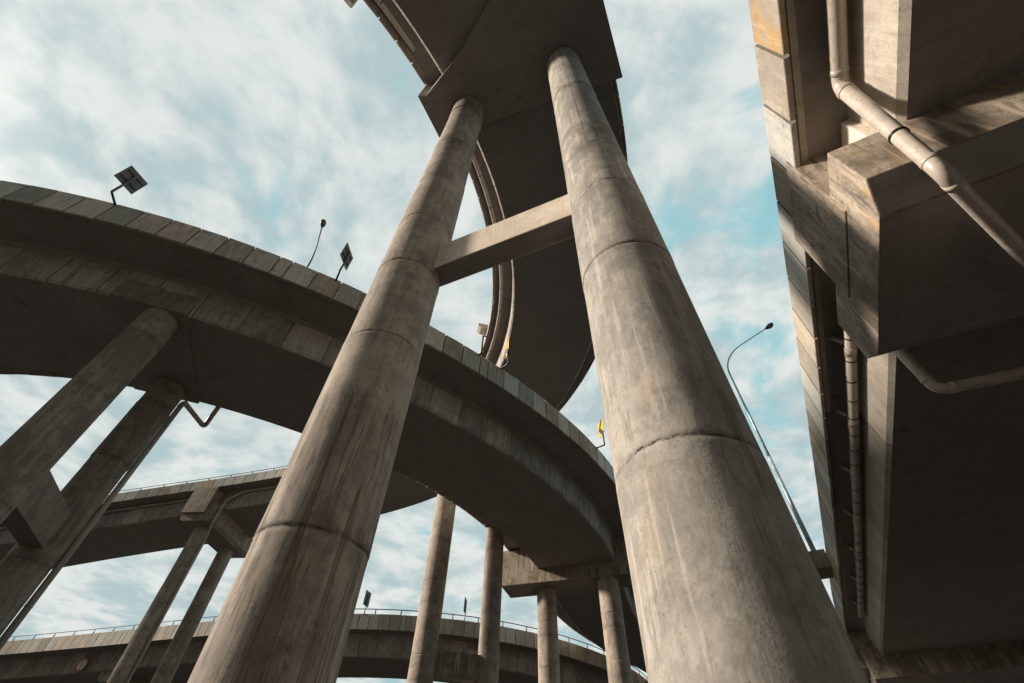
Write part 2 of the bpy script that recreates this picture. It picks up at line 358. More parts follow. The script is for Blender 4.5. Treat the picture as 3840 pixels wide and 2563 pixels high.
def build_deck(name, D, label, s0, s1, mg, mp, rail=None, seed=1, hue=0.):
    root = thing(name, tuple(D.at((s0 + s1) / 2, D.w / 2)), label, 'flyover')
    c, g, w, ph = D.c, D.g, D.w, D.ph
    mb = MB(); hs = -.07      # box girder below the slab
    sweep(mb, D, [(c - .12, hs + .02), (c, -g + .12), (c + .12, -g), (w - c - .12, -g), (w - c, -g + .12), (w - c + .12, hs + .02)], s0, s1, 1.0, under=(2,))
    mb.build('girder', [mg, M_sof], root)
    mb = MB()                 # cantilever slab, thin at the edge and thicker at the girder
    sweep(mb, D, [(.20, .16), (.20, .14), (.34, .14), (.36, .17), (c - .35, .10), (c - .10, -.05), (w - c + .10, -.05), (w - c + .35, .10), (w - .36, .17), (w - .34, .14), (w - .20, .14), (w - .2, .42), (.20, .42)], s0, s1, 1.0, under=tuple(range(2, 9)))
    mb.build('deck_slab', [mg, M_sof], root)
    mb = MB(); sweep(mb, D, [(.40, .425), (w - .40, .425), (w - .40, .50), (.40, .50)], s0, s1, 1.0); mb.build('carriageway', M_road, root)
    for far in (False, True):
        mb = MB()
        a, b = (.13, .33) if not far else (w - .33, w - .13)
        sweep(mb, D, [(a, .05), (b, .425), (b, ph - .03), (a, ph - .03)] if not far else [(a, .425), (b, .05), (b, ph - .03), (a, ph - .03)], s0, s1, 1.0, tint=(.15, .4))
        panel_run(mb, D, s0, s1, far=far, seed=seed * 10 + far, hue=hue)
        mb.build('parapet', mp, root)
    if rail:
        rh, step, rr = rail
        for far in (False, True):
            mb = MB(); u = .22 if not far else w - .22
            n = int((s1 - s0) / 1.0)
            mb.tube([D.at(s0 + (s1 - s0) * k / n, u, ph + rh) for k in range(n + 1)], rr, 8)
            t = s0 + .7
            while t < s1 - .2:
                if rh > .2:
                    al, inn = D.frame(t); base = D.at(t, u, ph - .03); hh = Vector((0, 0, rh + .03))
                    mb.box(base - al * .09 - inn * .03, al * .18, inn * .06 * (1 if D.side < 0 else -1), hh) if False else mb.tube([base, base + hh], [.085, .06], 6)
                t += step
            mb.build('guard_rail', M_rail, root)
    return root

# A: the curving ramp overhead; B: the ramp on the left; E: far ramp; F: straight flyover on the right
DA = Deck([-9.9901, 1.4811, .7228, 33.1412, .1296, -.171, -.019, -.0304, -.0312, -.0338, -.0359, -.027, -.0105, -.002, -.0006], 100, 1, [1.8381, 2.3359, 11.1631, 1.3273], 30, 45)
DB = Deck([-38.3507, 9.8321, 1.7182, 22.3778, -.0238, .032, -.0085, -.0221, -.0227, -.0212, -.018, -.0221, -.0211, .0087, .0184, .0184], 100, -1, [2.932, 2.0231, 13.29, 1.673], 50, 60, kb=.001, kf=.006, zf=-.06)
DE = Deck([-103.9867, 83.118, 1.5892, 18.0085, .0768, -.0487, .0026, .0053, .0053, .0053, .0044, -.0007, -.0124, -.0226, -.025, -.025], 130, -1, [1.8612, 2.5448, 13.2631, 1.7872], 20, 25)
DF = Deck([1.41, -5.4298, .5033, 12.40, 0., 0., 0., -.0001, -.0001, -.0001, -.0001], 40, 1, [1.2, 1.61, 13.2, 1.62], 30, 60, kb=0, kf=.0075)

dA = build_deck('flyover', DA, 'highest curved flyover, crossing overhead and sweeping away behind the two big columns', -30, 145, M_gir, M_par, rail=(.45, 2.9, .045), seed=1)
dB = build_deck('flyover', DB, 'wide curved ramp at left with square signs on its panelled parapet', -50, 160, M_gir, M_par, rail=(.03, 50, .03), seed=2, hue=.22)
dE = build_deck('flyover', DE, 'farthest curved ramp along the bottom with thin guard rail', -20, 155, M_gir, M_par, rail=(.62, 3.4, .06), seed=3, hue=.26)
dF = build_deck('flyover', DF, 'straight flyover close on the right with sunlit panels and wide dark underside', -30, 100, M_girF, M_parF, seed=14)

# ------------------------------------------------------------------ piers
def add_column(root, x, y, r, z1, mat, joints=(), seed=0, z0=-.3, seg=96, dz=.5):
    rnd = random.Random(seed); prof = []
    zs = set(); z = z0
    while z < z1: zs.add(round(z, 3)); z += dz
    zs.add(z1)
    offs = [rnd.uniform(-.016, .016) for _ in range(len(joints) + 1)]
    for j in joints:
        for d in (-.10, -.035, -.018, .018, .035, .10): zs.add(round(j + d, 3))
    zs = sorted(zs)
    mb = MB(); rows = []
    for z in zs:
        row = []; k = sum(1 for j in joints if z > j)
        for i in range(seg):
            th = 2 * PI * i / seg; rr = r * (1. + offs[k] / r)
            zz = z
            for n, j in enumerate(joints):
                if abs(z - j) < .11:
                    if abs(z - j) < .02: rr -= .009
                    elif abs(z - j) < .11: rr += .004
                    zz = z + .012 * math.sin(th * 2 + n * 1.7) + .006 * math.sin(th * 5 + n)
            row.append(mb.vert((x + rr * math.cos(th), y + rr * math.sin(th), zz)))
        rows.append((z, row))
    for (za, a), (zb, b) in zip(rows, rows[1:]):
        for i in range(seg):
            j = (i + 1) % seg; u0, u1 = 2 * PI * r * i / seg, 2 * PI * r * (i + 1) / seg
            mb.face((a[i], a[j], b[j], b[i]), [(u0, za), (u1, za), (u1, zb), (u0, zb)], smooth=True)
    mb.face(tuple(rows[-1][1]))
    return mb.build('column', mat, root)

def hexcap(mb, o, e1, e2, l0, l1, w0, w1, z0, z1, ch=.0):
    """beam along e1 (l0..l1), across e2 (w0..w1), chamfered bottom edges"""
    pr = [(w0, z1), (w0, z0 + ch), (w0 + ch * 1.35, z0), (w1 - ch * 1.35, z0), (w1, z0 + ch), (w1, z1)] if ch else [(w0, z1), (w0, z0), (w1, z0), (w1, z1)]
    P = [Vector((o.x, o.y, 0)) + e1 * l0 + e2 * w + Vector((0, 0, z)) for w, z in pr]
    mb.prism(P, e1 * (l1 - l0))

# pier 1: the two big columns
c1 = Vector((-3.089, 7.458, 0)); c2 = Vector((2.253, 4.898, 0)); mid = (c1 + c2) / 2; e1 = (c2 - c1).normalized(); e2 = Vector((-e1.y, e1.x, 0))
p1 = thing('bridge_pier', tuple(mid), 'pier of two huge round columns in the middle, joined by a sunlit cross beam', 'bridge pier')
add_column(p1, c1.x, c1.y, .9, 31.0, M_col1, [4.84, 9.4, 12.5, 15.3, 19.8, 23.2, 28.6], 3)['label'] = 'rust-streaked left column leaning to the right in view'
add_column(p1, c2.x, c2.y, .9, 31.0, M_col2, [4.8, 9.2, 12.2, 15.0, 22.4, 28.4], 4)['label'] = 'pale sunlit right column, the largest in view'
mb = MB(); zc = 31.0
poly = [(-5.35, -1.95), (-5.35, .62), (5.85, 1.9), (5.85, -7.1), (.5, -4.3), (-1.96, -2.92), (-4.9, -1.75)]
mb.prism([mid + e1 * a + e2 * b + Vector((0, 0, zc)) for a, b in poly], (0, 0, 2.9))
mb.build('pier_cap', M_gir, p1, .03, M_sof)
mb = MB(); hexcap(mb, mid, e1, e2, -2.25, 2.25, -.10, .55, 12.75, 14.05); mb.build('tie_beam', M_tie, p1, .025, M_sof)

def deck_pier(D, s, us, rs, zb, label, mat, w=(-1.5, 1.5), ul=(.5, None), ztop=None, joints=(), ch=.35, tie=None, mcap=None, corbel=None, seg=48, skew=None):
    al, inn = D.frame(s); o = D.at(s, 0); o.z = 0
    cs = [Vector(p) if not isinstance(p, (int, float)) else o + inn * p for p in us]
    m = sum(cs, Vector((0, 0, 0))) / len(cs)
    root = thing('bridge_pier', (m.x, m.y, 0), label, 'bridge pier')
    for k, (c, r) in enumerate(zip(cs, rs)): add_column(root, c.x, c.y, r, zb + .02, mat, joints, k + int(s), seg=seg)
    u1 = ul[1] if ul[1] is not None else D.w - ul[0]
    if ztop:
        mb = MB(); hexcap(mb, o, inn, al, ul[0], u1, w[0], w[1], zb, ztop, ch)
        if corbel:
            for (ua, ub, wa, wb, za, zt) in corbel: hexcap(mb, o, inn, al, ua, ub, wa, wb, za, zt)
        mb.build('pier_cap', mcap or mat, root, .03, M_sof)
    if tie and len(cs) == 2:
        d = (cs[1] - cs[0]); L = d.length; d.normalize(); nn = Vector((-d.y, d.x, 0)); mb = MB()
        hexcap(mb, cs[0], d, nn, rs[0] * .6, L - rs[1] * .6, -tie[2] / 2, tie[2] / 2, tie[0], tie[1]); mb.build('tie_beam', mcap or mat, root, .03, M_sof)
    return root, o, al, inn
G_P = None
deck_pier(DB, 21.0, [Vector((-18.45, 15.35, 0)), Vector((-20.33, 20.54, 0))], [.86, .86], 19.98,
          'shaded pair of round columns at the left edge, joined low by a cross beam', M_cols, w=(-1.9, 1.7), ul=(2.86, 10.4), ztop=21.4, ch=0, joints=[5, 9.5, 14.6, 18.2], tie=(10.0, 11.6, .9), mcap=M_brown)
deck_pier(DB, 66.4, [Vector((4.2, 46.0, 0)), Vector((9.55, 43.2, 0))], [.91, .92], 19.0,
          'pier right of centre whose half-sunlit cap sticks out beyond the ramp', M_colf, w=(-1.5, 1.5), ul=(.9, 13.9), ztop=22.3, ch=0, joints=[4, 8.5, 12.6, 16], mcap=M_cap)
pA2 = deck_pier(DA, 39.8, [Vector((-5.55, 39.4, 0)), Vector((-.85, 40.8, 0))], [.93, .82], 31.6,
          'pair of slender columns between the two big ones, tops hidden by the ramp', M_colf, w=(-1.4, 1.4), ul=(.2, 10.6), ztop=33.6, joints=[6.5, 11.5, 16.6, 21], tie=(10.4, 12.0, .9), mcap=M_cap)
pA3 = deck_pier(DA, 77.0, [2.7, 8.6], [.93, .95], 28.7,
          'distant pier at lower left with slender columns and pale cap reaching the parapet', M_colf, w=(-2.1, 1.9), ul=(.35, 10.8), ztop=31.0, ch=.3, joints=[6, 11, 16.5, 21.5], mcap=M_cap, corbel=[(-.05, 2.0, -1.2, 1.9, 29.6, 33.1)])
deck_pier(DE, 103.0, [3.2, 10.0], [.85, .85], 17.6, 'dim pier of the far bottom ramp, low behind the centre columns', M_colf, w=(-1.3, 1.3), ul=(.6, None), ztop=19.6, joints=[5, 10], mcap=M_cap)
deck_pier(DE, 50.0, [3.2, 10.0], [.85, .85], 16.9, 'pier carrying the far bottom ramp at its left end', M_colf, w=(-1.3, 1.3), ul=(2.1, None), ztop=19.4, joints=[5, 10], mcap=M_cap)
deck_pier(DB, -25.0, [4.2, 9.9], [.9, .9], 20.2, 'pair of columns under the wide ramp beyond the left frame edge', M_colf, w=(-1.7, 1.7), ul=(2.95, 10.4), ztop=21.5, ch=0, joints=[5, 10])
deck_pier(DB, 105.0, [4.2, 9.9], [.9, .9], 20.4, 'pier under the wide ramp far off behind the pale big column', M_colf, w=(-1.7, 1.7), ul=(2.9, 10.4), ztop=21.9, ch=0, joints=[5, 10])
deck_pier(DA, 120.0, [2.7, 8.6], [.9, .9], 20.5, 'pair of columns under the highest flyover far to the left', M_colf, w=(-1.7, 1.7), ul=(.4, 10.8), ztop=23.5, joints=[5, 10])
pF = deck_pier(DF, 11.76, [5.6, 10.6], [.95, .95], 9.07, 'pier of the right flyover with stained cap jutting out below the parapet', M_colf,
          w=(-2.34, 2.34), ul=(.0, 13.0), ztop=10.82, ch=.42, joints=[4.6], mcap=M_cap, corbel=[(-.035, 3.2, -1.37, .94, 10.14, 12.85)], seg=64)
deck_pier(DF, 46.0, [4.0, 9.2], [.95, .95], 9.2, 'far pier of the right flyover in deep shade at the bottom right', M_colf, w=(-2.2, 2.2), ul=(.3, 13.0), ztop=11.2, ch=.45, joints=[4.6], mcap=M_cap, corbel=[(-.03, 3.2, -1.3, 1.0, 10.4, 13.2)])
# bearing stub blocks of the near right pier, between cap and girder
al, inn = DF.frame(11.76); oF = DF.at(11.76, 0); oF.z = 0
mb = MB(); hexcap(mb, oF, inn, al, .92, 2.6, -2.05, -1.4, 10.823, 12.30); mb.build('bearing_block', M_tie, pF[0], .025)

# ------------------------------------------------------------------ drain pipes
def fillet(pts, r=.35, n=6):
    pts = [Vector(p) for p in pts]; out = [pts[0]]
    for a, b, c in zip(pts, pts[1:], pts[2:]):
        da, dc = (a - b), (c - b); ra = min(r, da.length * .45, dc.length * .45)
        p, q = b + da.normalized() * ra, b + dc.normalized() * ra
        for k in range(n + 1):
            t = k / n; out.append(p.lerp(b, t).lerp(b.lerp(q, t), t))
    out.append(pts[-1]); return out
def pipe(name, pts, r, mat, label, clamps=(), couplings=(), fr=.35, cl_mat=None, brackets=None, group=None, elbows=True, r2=None):
    root = thing(name, tuple(pts[0]), label, 'drain pipe', group)
    path = fillet(pts, fr); mb = MB(); 
    if r2:
        z0, z1 = max(p.z for p in path), 8.5
        mb.tube(path, [r2 + (r - r2) * max(0., min(1., (p.z - z1) / (z0 - z1))) for p in path], 24)
    else: mb.tube(path, r, 24)
    P = [Vector(p) for p in pts]
    if elbows:
        for a, b, c in zip(P, P[1:], P[2:]):
            if (a - b).normalized().dot((c - b).normalized()) < -.995: continue
            for q in (a, c):
                d = (q - b).normalized(); s0 = b + d * min(fr * .95, (q - b).length * .4); rl = r if not r2 or b.z > 10 else r2; mb.tube([s0, s0 + d * min(.12, (q - b).length * .2)], rl * 1.07, 24)
    mb.build('pipe_run', mat, root)
    def along(t):
        for a, b in zip(P, P[1:]):
            L = (b - a).length
            if t <= L: return a.lerp(b, t / L), (b - a).normalized()
            t -= L
        return P[-1], (P[-1] - P[-2]).normalized()
    for t in clamps:
        p, d = along(t); mb = MB(); rl = r if not r2 else r * .92; mb.tube([p - d * .025, p + d * .025], rl * 1.08, 24, True)
        if brackets is not None: mb.tube([p, p + Vector((0, 0, brackets))], .015, 6)
        mb.build('clamp', cl_mat or M_strap, root)
    for t in couplings:
        p, d = along(t); mb = MB(); mb.tube([p - d * .16, p + d * .16], r * 1.12, 24); mb.tube([p - d * .18, p - d * .15], r * 1.18, 24); mb.tube([p + d * .15, p + d * .18], r * 1.18, 24); mb.build('coupling', mat, root)
    return root
FP = lambda s, u, z: DF.at(s, u, 0).xy.to_3d() + Vector((0, 0, z))
pipe('drain_pipe', [FP(-28, .84, 12.1), FP(-10, .84, 12.1), FP(8.84, .84, 12.08), FP(9.12, .51, 8.50), FP(11.3, 1.79, 8.40), FP(13.4, 3.3, 8.3), FP(13.4, 3.32, -.2)], .148, M_pvc,
     'thick beige pipe at upper right that bends and dives under the deck', clamps=(39.2,), fr=.26, r2=.122)
r = pipe('drain_pipe', [FP(14.6, .84, 12.1), FP(40.6, .84, 12.1)], .148, M_pvc, 'long beige pipe with many black straps along the right flyover below the cap',
     clamps=[1.6 + 1.0 * k for k in range(24)], couplings=[2.2 + 3.75 * k for k in range(7)])
for k in range(7):
    mb = MB(); mb.tube([FP(16.5 + 3.75 * k, .78, 12.1), FP(16.5 + 3.75 * k, .52, 12.54)], [.05, .09], 10); mb.build('inlet', M_pvc, r)
pipe('drain_pipe', [FP(14.62, .84, 11.9), FP(15.02, 1.06, 8.85), FP(14.9, 3.0, 8.65), FP(14.4, 6.5, 8.6)], .12, M_pvc, 'short beige elbow pipe emerging from behind the dark cap at right', fr=.25)
mb = MB()     # loose strap tail on the thick pipe
pp = FP(8.97, .60, 9.6); al, inn = DF.frame(9.4); 
strap = thing('strap_buckle', tuple(pp), 'black strap buckle with loose rod on the thick beige pipe at upper right', 'strap')
mb.tube([pp - inn * .02 + al * .14 + Vector((0, 0, .10)), pp + al * .16 - inn * .12 + Vector((0, 0, -.30))], .010, 6); mb.box(pp + al * .13 - inn * .05 + Vector((0, 0, -.06)), inn * .08, al * .05, Vector((0, 0, .10))); mb.build('rod', M_strap, strap)

def AP(D, s, u, dz): return D.at(s, u, dz)
pipe('drain_pipe', [AP(DA, s, .75, -.22) for s in (-14, -10, -6, -3, 0, 2.2, 4.7)], .15, M_pvc, 'beige pipe ending in a stub under the top left edge of the highest flyover', clamps=(11.4, 14.0, 16.4), fr=.1, elbows=False)
pipe('drain_pipe', [AP(DA, 9.6 + 1.5 * k, .78, -.22) for k in range(32)], .15, M_pvc, 'curved beige pipe under the highest flyover, seen between the two big columns', clamps=[2.6 * k + 1 for k in range(17)], fr=.1, elbows=False)
aP = [AP(DA, 60 + 1.0 * k, 1.45, -.30) for k in range(14)]
c4 = pA3[1] + pA3[3] * 2.7; al4, in4 = pA3[2], pA3[3]
c4p = c4 - al4 * 1.12 + in4 * -.1
down = [pA3[1] + in4 * 1.2 - al4 * 2.30 + Vector((0, 0, 31.9)), pA3[1] + in4 * .9 - al4 * 2.30 + Vector((0, 0, 28.9)), Vector((c4p.x, c4p.y, 27.2)), Vector((c4p.x, c4p.y, -.2))]
pipe('drain_pipe', aP + down, .14, M_pvcf, 'grey pipe turning at the distant cap and running down the slender column', clamps=[15 + 2.2, 15 + 4.5] + [20.5 + 3.0 * k for k in range(8)], cl_mat=M_clamp, fr=.2, elbows=False)
pipe('drain_pipe', [AP(DA, 79.8 + 1.5 * k, 1.45, -.30) for k in range(24)], .14, M_pvcf, 'thin grey pipe under the distant ramp parapet, ending left of the cap', clamps=[2.2 * k for k in range(14)], fr=.1, elbows=False)
c3b = Vector((-20.33, 20.54, 0)); A_ = math.radians(44.7); pb = c3b + Vector((math.cos(A_), math.sin(A_), 0)) * 1.02
pipe('drain_pipe', [Vector((-18.41, 22.54, 20.4)), Vector((-19.64, 23.97, 19.7)), Vector((pb.x, pb.y, 19.45)), Vector((pb.x, pb.y, -.2))], .14, M_pvcf,
     'dark V-shaped pipe below the wide ramp, running down the rear left column', clamps=[4.6 + 1.9 * k for k in range(10)], cl_mat=M_clamp, fr=.3)

# ------------------------------------------------------------------ road signs on the parapets
def board_sign(D, s, yaw, label, out_=.7, size=1.4, hb=.95, yellow=True, group=None, board=True, arm=None):
    """square chevron board on a cranked post that is bolted to the outside of the parapet; yaw = azimuth of the front"""
    al, inn = D.frame(s); b = D.at(s, 0, D.ph - .12); root = thing('chevron_sign', tuple(b), label, 'road sign', group)
    el = b - inn * out_ + Vector((0, 0, .02)); n = Vector((math.sin(yaw), math.cos(yaw), 0)); rgt = Vector((-n.y, n.x, 0)) * 1.0   # rgt: to the viewer's right when facing the front
    top = el + Vector((0, 0, hb + size * (.78 if board else .0)))
    if not board: top = el + Vector((0, 0, 1.7))
    mb = MB(); mb.tube(fillet([b + inn * .05, el, top], .05, 3), .06, 10); mb.build('post', M_dark, root)
    if board:
        cen = el + Vector((0, 0, hb + size / 2)) + n * .10; h = size / 2; hw = h * .78
        Z = Vector((0, 0, 1)); mb = MB()
        P = [cen - rgt * hw - Z * h, cen + rgt * hw - Z * h, cen + rgt * hw + Z * h, cen - rgt * hw + Z * h]
        mb.prism(P, -n * .03, mi=1); mb.quad([p + n * .002 for p in P], mi=0)
        bo = mb.build('board', [M_yel, M_back], root)
        mb = MB(); q = lambda a, c: cen + rgt * (a * hw) + Z * (c * h) + n * .006     # chevron pointing left
        for sg in (1, -1): mb.prism([q(-.96, 0), q(.02, .97 * sg), q(.88, .97 * sg), q(-.10, 0)], n * .003)
        mb.build('chevron', M_blk, bo)
        for sx in (-.5, .5):
            for cz in (.45, -.45):
                mb = MB(); o = cen - n * .032 + rgt * (sx * hw) + Z * (cz * h); mb.box(o - rgt * .17 - Z * .04, rgt * .34, -n * .05, Z * .08); mb.build('bracket', M_dark, root)
        for cz in (.35, -.35): mb = MB(); o = cen - n * .10 + Z * (cz * h); mb.box(o - rgt * .12 - Z * .04, rgt * .24, n * .05, Z * .08); mb.build('post_clamp', M_dark, root)
    else:
        mb = MB(); mb.box(top - Vector((0, 0, .08)), rgt * .22, n * .05, Vector((0, 0, .08))); mb.build('bracket', M_dark, root)
    return root
R = math.radians
GS = 'chevron signs on the curved ramps'
board_sign(DB, 17.6, R(291), 'large square sign seen from behind above the ramp parapet at far left', group=GS)
board_sign(DB, 29.0, R(276), 'narrow square sign seen from behind, beside the far street lamp', group=GS)
board_sign(DB, 40.7, R(261), 'thin yellow sign seen edge-on between the big columns', group=GS, hb=.9)
board_sign(DB, 52.1, R(259), 'yellow sign with a black arrowhead just left of the pale big column', group=GS)
board_sign(DB, 38.8, R(170), 'bare sign post without a board on the ramp parapet between the big columns', group=GS, board=False, out_=.25)
board_sign(DE, 88.3, R(288), 'small dark sign on the far bottom ramp, just right of the left big column', group=GS, hb=.85, size=1.75, out_=.5)
board_sign(DE, 101.2, R(279), 'small dark narrow sign on the far bottom ramp between the slender columns', group=GS, hb=.85, size=1.75, out_=.5)

# round height-limit sign on the girder of the far ramp
sS = 45.0
def find_s(D, az, u, dz, lo, hi):
    best = None; t = lo
    while t < hi:
        p = D.at(t, u, dz); a = math.degrees(math.atan2(p.x, p.y))
        if best is None or abs(a - az) < best[0]: best = (abs(a - az), t)
        t += .1
    return best[1]
sS = find_s(DE, -36.8, DE.c, -1, 20, 90)
al, inn = DE.frame(sS); cen = DE.at(sS, DE.c - .25, 0) ; cen.z = 18.9
rs = thing('height_limit_sign', tuple(cen), 'round white sign with red rim and black 5 on the far bottom ramp', 'road sign')
n = -inn; rg = Vector((-n.y, n.x, 0)); Z = Vector((0, 0, 1)); ZR = .86
def disc(mb, r, d, th, mi=0, r0=0): 
    N = 48; P = [cen + rg * (r * math.cos(2 * PI * k / N)) + Z * (r * math.sin(2 * PI * k / N)) + n * d for k in range(N)]
    if not r0: mb.prism(P, n * th)
    else:
        Q = [cen + rg * (r0 * math.cos(2 * PI * k / N)) + Z * (r0 * math.sin(2 * PI * k / N)) + n * d for k in range(N)]
        for k in range(N):
            j = (k + 1) % N; mb.prism([P[k], P[j], Q[j], Q[k]], n * th)
mb = MB(); disc(mb, ZR, 0, .03); mb.build('sign_face', M_wht, rs)
mb = MB(); disc(mb, ZR + .02, .032, .012, r0=ZR * .78); mb.build('red_rim', M_red, rs)
for sg in (1, -1): 
    mb = MB(); mb.prism([cen + rg * -.17 + Z * (.64 * sg) + n * .034, cen + rg * .17 + Z * (.64 * sg) + n * .034, cen + Z * (.42 * sg) + n * .034], n * .004); mb.build('arrow_mark', M_blk, rs)
def text_part(body, size, off, parent, name):
    cu = bpy.data.curves.new(name, 'FONT'); cu.body = body; cu.size = size; cu.extrude = .003; cu.align_x = 'CENTER'; cu.align_y = 'CENTER'
    to = bpy.data.objects.new(name, cu); COL.objects.link(to)
    to.matrix_world = Matrix(((rg.x, Z.x, n.x, 0), (rg.y, Z.y, n.y, 0), (rg.z, Z.z, n.z, 0), (0, 0, 0, 1)))
    to.location = cen + rg * off[0] + Z * off[1] + n * .036
    dg = bpy.context.evaluated_depsgraph_get(); me = bpy.data.meshes.new_from_object(to.evaluated_get(dg)); me.transform(to.matrix_world)
    bpy.data.objects.remove(to); me.materials.clear(); me.materials.append(M_blk)
    o = bpy.data.objects.new(name, me); COL.objects.link(o); o.parent = parent; o.matrix_parent_inverse = Matrix.Translation(-parent.location)
text_part('5', .72, (-.16, 0), rs, 'numeral'); text_part('.2m', .30, (.24, -.16), rs, 'unit_letter')

# small reflectors clipped on the top of the ramp parapet: parts of the ramp
k = 0
for s in [1.9 + 2.88 * i for i in range(28)]:
    al, inn = DB.frame(s); b = DB.at(s, .012, DB.ph - .20)
    mb = MB(); mb.box(b - al * .22, al * .44, -inn * .03, Vector((0, 0, .11))); mb.build('reflector', M_refl, dB)

# ------------------------------------------------------------------ street lamps on outrigger plinths
def plinth(D, s, parent, mat, u=-1.05, L=1.1, z0=-.35, z1=.25):
    al, inn = D.frame(s); b = D.at(s, 0, D.ph + z0); mb = MB(); h = z1 - z0
    prof = [(u, h), (u, .28), (u + .35, 0), (.02, 0), (.02, h)]
    mb.prism([b - al * (L / 2) + inn * a + Vector((0, 0, c)) for a, c in prof], al * L)
    return mb.build('lamp_plinth', mat, parent, .02)
plinth(DF, 36.7, dF, M_brown, L=1.7, z0=-.75); plinth(DA, 29.6, dA, M_tie, u=-.95, L=.95); plinth(DA, .3, dA, M_gir, u=-1.2, L=1.3)
def lamp(base, dirv, h, arm, label, rise=1.6, rb=.15, bend=2.2, pm=None):
    root = thing('street_lamp', tuple(base), label, 'street lamp'); Z = Vector((0, 0, 1)); d = dirv.normalized()
    mb = MB(); mb.box(base - Vector((.28, .28, 0)), Vector((.56, 0, 0)), Vector((0, .56, 0)), Vector((0, 0, .04)))
    for a in (-.2, .2):
        for b in (-.2, .2): mb.tube([base + Vector((a, b, .04)), base + Vector((a, b, .16))], .025, 6)
    mb.build('base_plate', M_dark, root)
    mb = MB(); mb.tube([base + Z * .04, base + Z * (h * .45)], [rb, rb * .8], 8); mb.tube([base + Z * (h * .45), base + Z * h], [rb * .72, rb * .48], 8); mb.build('pole', pm or M_pole, root)
    top = base + Z * (h - .15); pts = [top]
    N = 14
    for k in range(1, N + 1):      # quarter bend then straight arm
        t = k / N; a = t * R(68); pts.append(top + Z * (math.sin(a) * bend) + d * ((1 - math.cos(a)) * bend))
    tip_dir = (d * math.sin(R(68)) + Z * math.cos(R(68))); rem = arm - (1 - math.cos(R(68))) * bend
    tip = pts[-1] + tip_dir * (rem / math.sin(R(68))) ; pts.append(tip)
    mb = MB(); mb.tube(pts, [rb * .5 - .03 * i / (len(pts) - 1) for i in range(len(pts))], 10); mb.build('arm', pm or M_galv, root)
    # luminaire: flattened drop-shaped shell with a glass bowl
    ax = tip_dir; side = Z.cross(d).normalized(); up = ax.cross(side); 
    if up.z < 0: up = -up
    mb = MB(); rings = []; N = 14; prof = [(0, .05), (.12, .10), (.25, .20), (.5, .28), (.75, .27), (.95, .18), (1.02, .04)]
    for (x, w) in prof: rings.append([mb.vert(tip + ax * (x * .9) + side * (w * math.cos(2 * PI * k / N)) + up * (w * .55 * math.sin(2 * PI * k / N) + .03)) for k in range(N)])
    for a, b in zip(rings, rings[1:]):
        for k in range(N): j = (k + 1) % N; mb.face((a[k], a[j], b[j], b[k]), smooth=True)
    mb.face(tuple(rings[0])[::-1]); mb.face(tuple(rings[-1])); hd = mb.build('lamp_head', M_dark, root)
    mb = MB(); rings = []
    for i in range(5):
        f = math.cos(i / 5 * PI / 2); rings.append([mb.vert(tip + ax * (.55 + .30 * f * math.cos(2 * PI * k / N)) + side * (.22 * f * math.sin(2 * PI * k / N)) - up * (.08 + .12 * math.sin(i / 5 * PI / 2))) for k in range(N)])
    for a, b in zip(rings, rings[1:]):
        for k in range(N): j = (k + 1) % N; mb.face((a[j], a[k], b[k], b[j]), smooth=True)
    mb.face(tuple(rings[-1])); mb.build('glass_bowl', M_lens, hd)
    return root
al, inn = DF.frame(36.5); b = DF.at(36.7, -.42, DF.ph + .25)
lmp = lamp(b, inn, 15.6, 4.2, 'tall galvanised street lamp with curved arm standing on the right flyover', bend=3.0)
mb = MB(); p = b + Vector((0, 0, 2.1)); mb.box(p + al * .15, inn * .12, al * .10, Vector((0, 0, .16))); mb.tube([p, p - inn * .75], .015, 6); mb.build('junction_box', M_dark, lmp)
b2 = Vector((-20.3, 24.2, 24.6))
lamp(b2, -inn if False else Vector((.37, -.93, 0)), 15.2, 2.9, 'distant street lamp with dark oval head rising behind the left ramp', bend=2.4, rb=.17, pm=M_dark)
mb = MB(); mb.box(b2 + Vector((-.5, -.5, -.9)), Vector((1, 0, 0)), Vector((0, 1, 0)), Vector((0, 0, .9))); mb.build('lamp_plinth', M_gir, dB)

# ------------------------------------------------------------------ ground
m = bpy.data.materials.new('ground_dirt_and_asphalt'); nt = NT(m); g = G(nt)
out = g.n('ShaderNodeOutputMaterial'); bs = g.n('ShaderNodeBsdfPrincipled'); g.l(bs.outputs[0], out.inputs[0])
tc = g.n('ShaderNodeTexCoord'); a = g.noise(tc.outputs['Object'], .05, 6, .6, .5); b_ = g.noise(tc.outputs['Object'], 2.5, 8, .7)
col = g.mix(g.ss(a, .45, .55), (.032, .030, .029), (.024, .028, .020)); col = g.mix(g.ss(b_, .4, .7), col, (.045, .041, .037))
g.l(col, bs.inputs['Base Color']); bs.inputs['Roughness'].default_value = .95
bp = g.n('ShaderNodeBump'); bp.inputs['Distance'].default_value = .05; g.l(b_, bp.inputs['Height']); g.l(bp.outputs[0], bs.inputs['Normal'])
mb = MB(); S = 3000; mb.quad([(-S, -S, 0), (S, -S, 0), (S, S, 0), (-S, S, 0)]); tag(mb.build('ground', m), 'dark bare earth and grass under the flyovers', kind='structure')
mb = MB(); mb.prism([(-60, -22, .004), (70, -8, .004), (70, 0.5, .004), (-60, -13.5, .004)], (0, 0, .02)); tag(mb.build('road', M_road), 'asphalt service road passing under the flyovers', kind='structure')

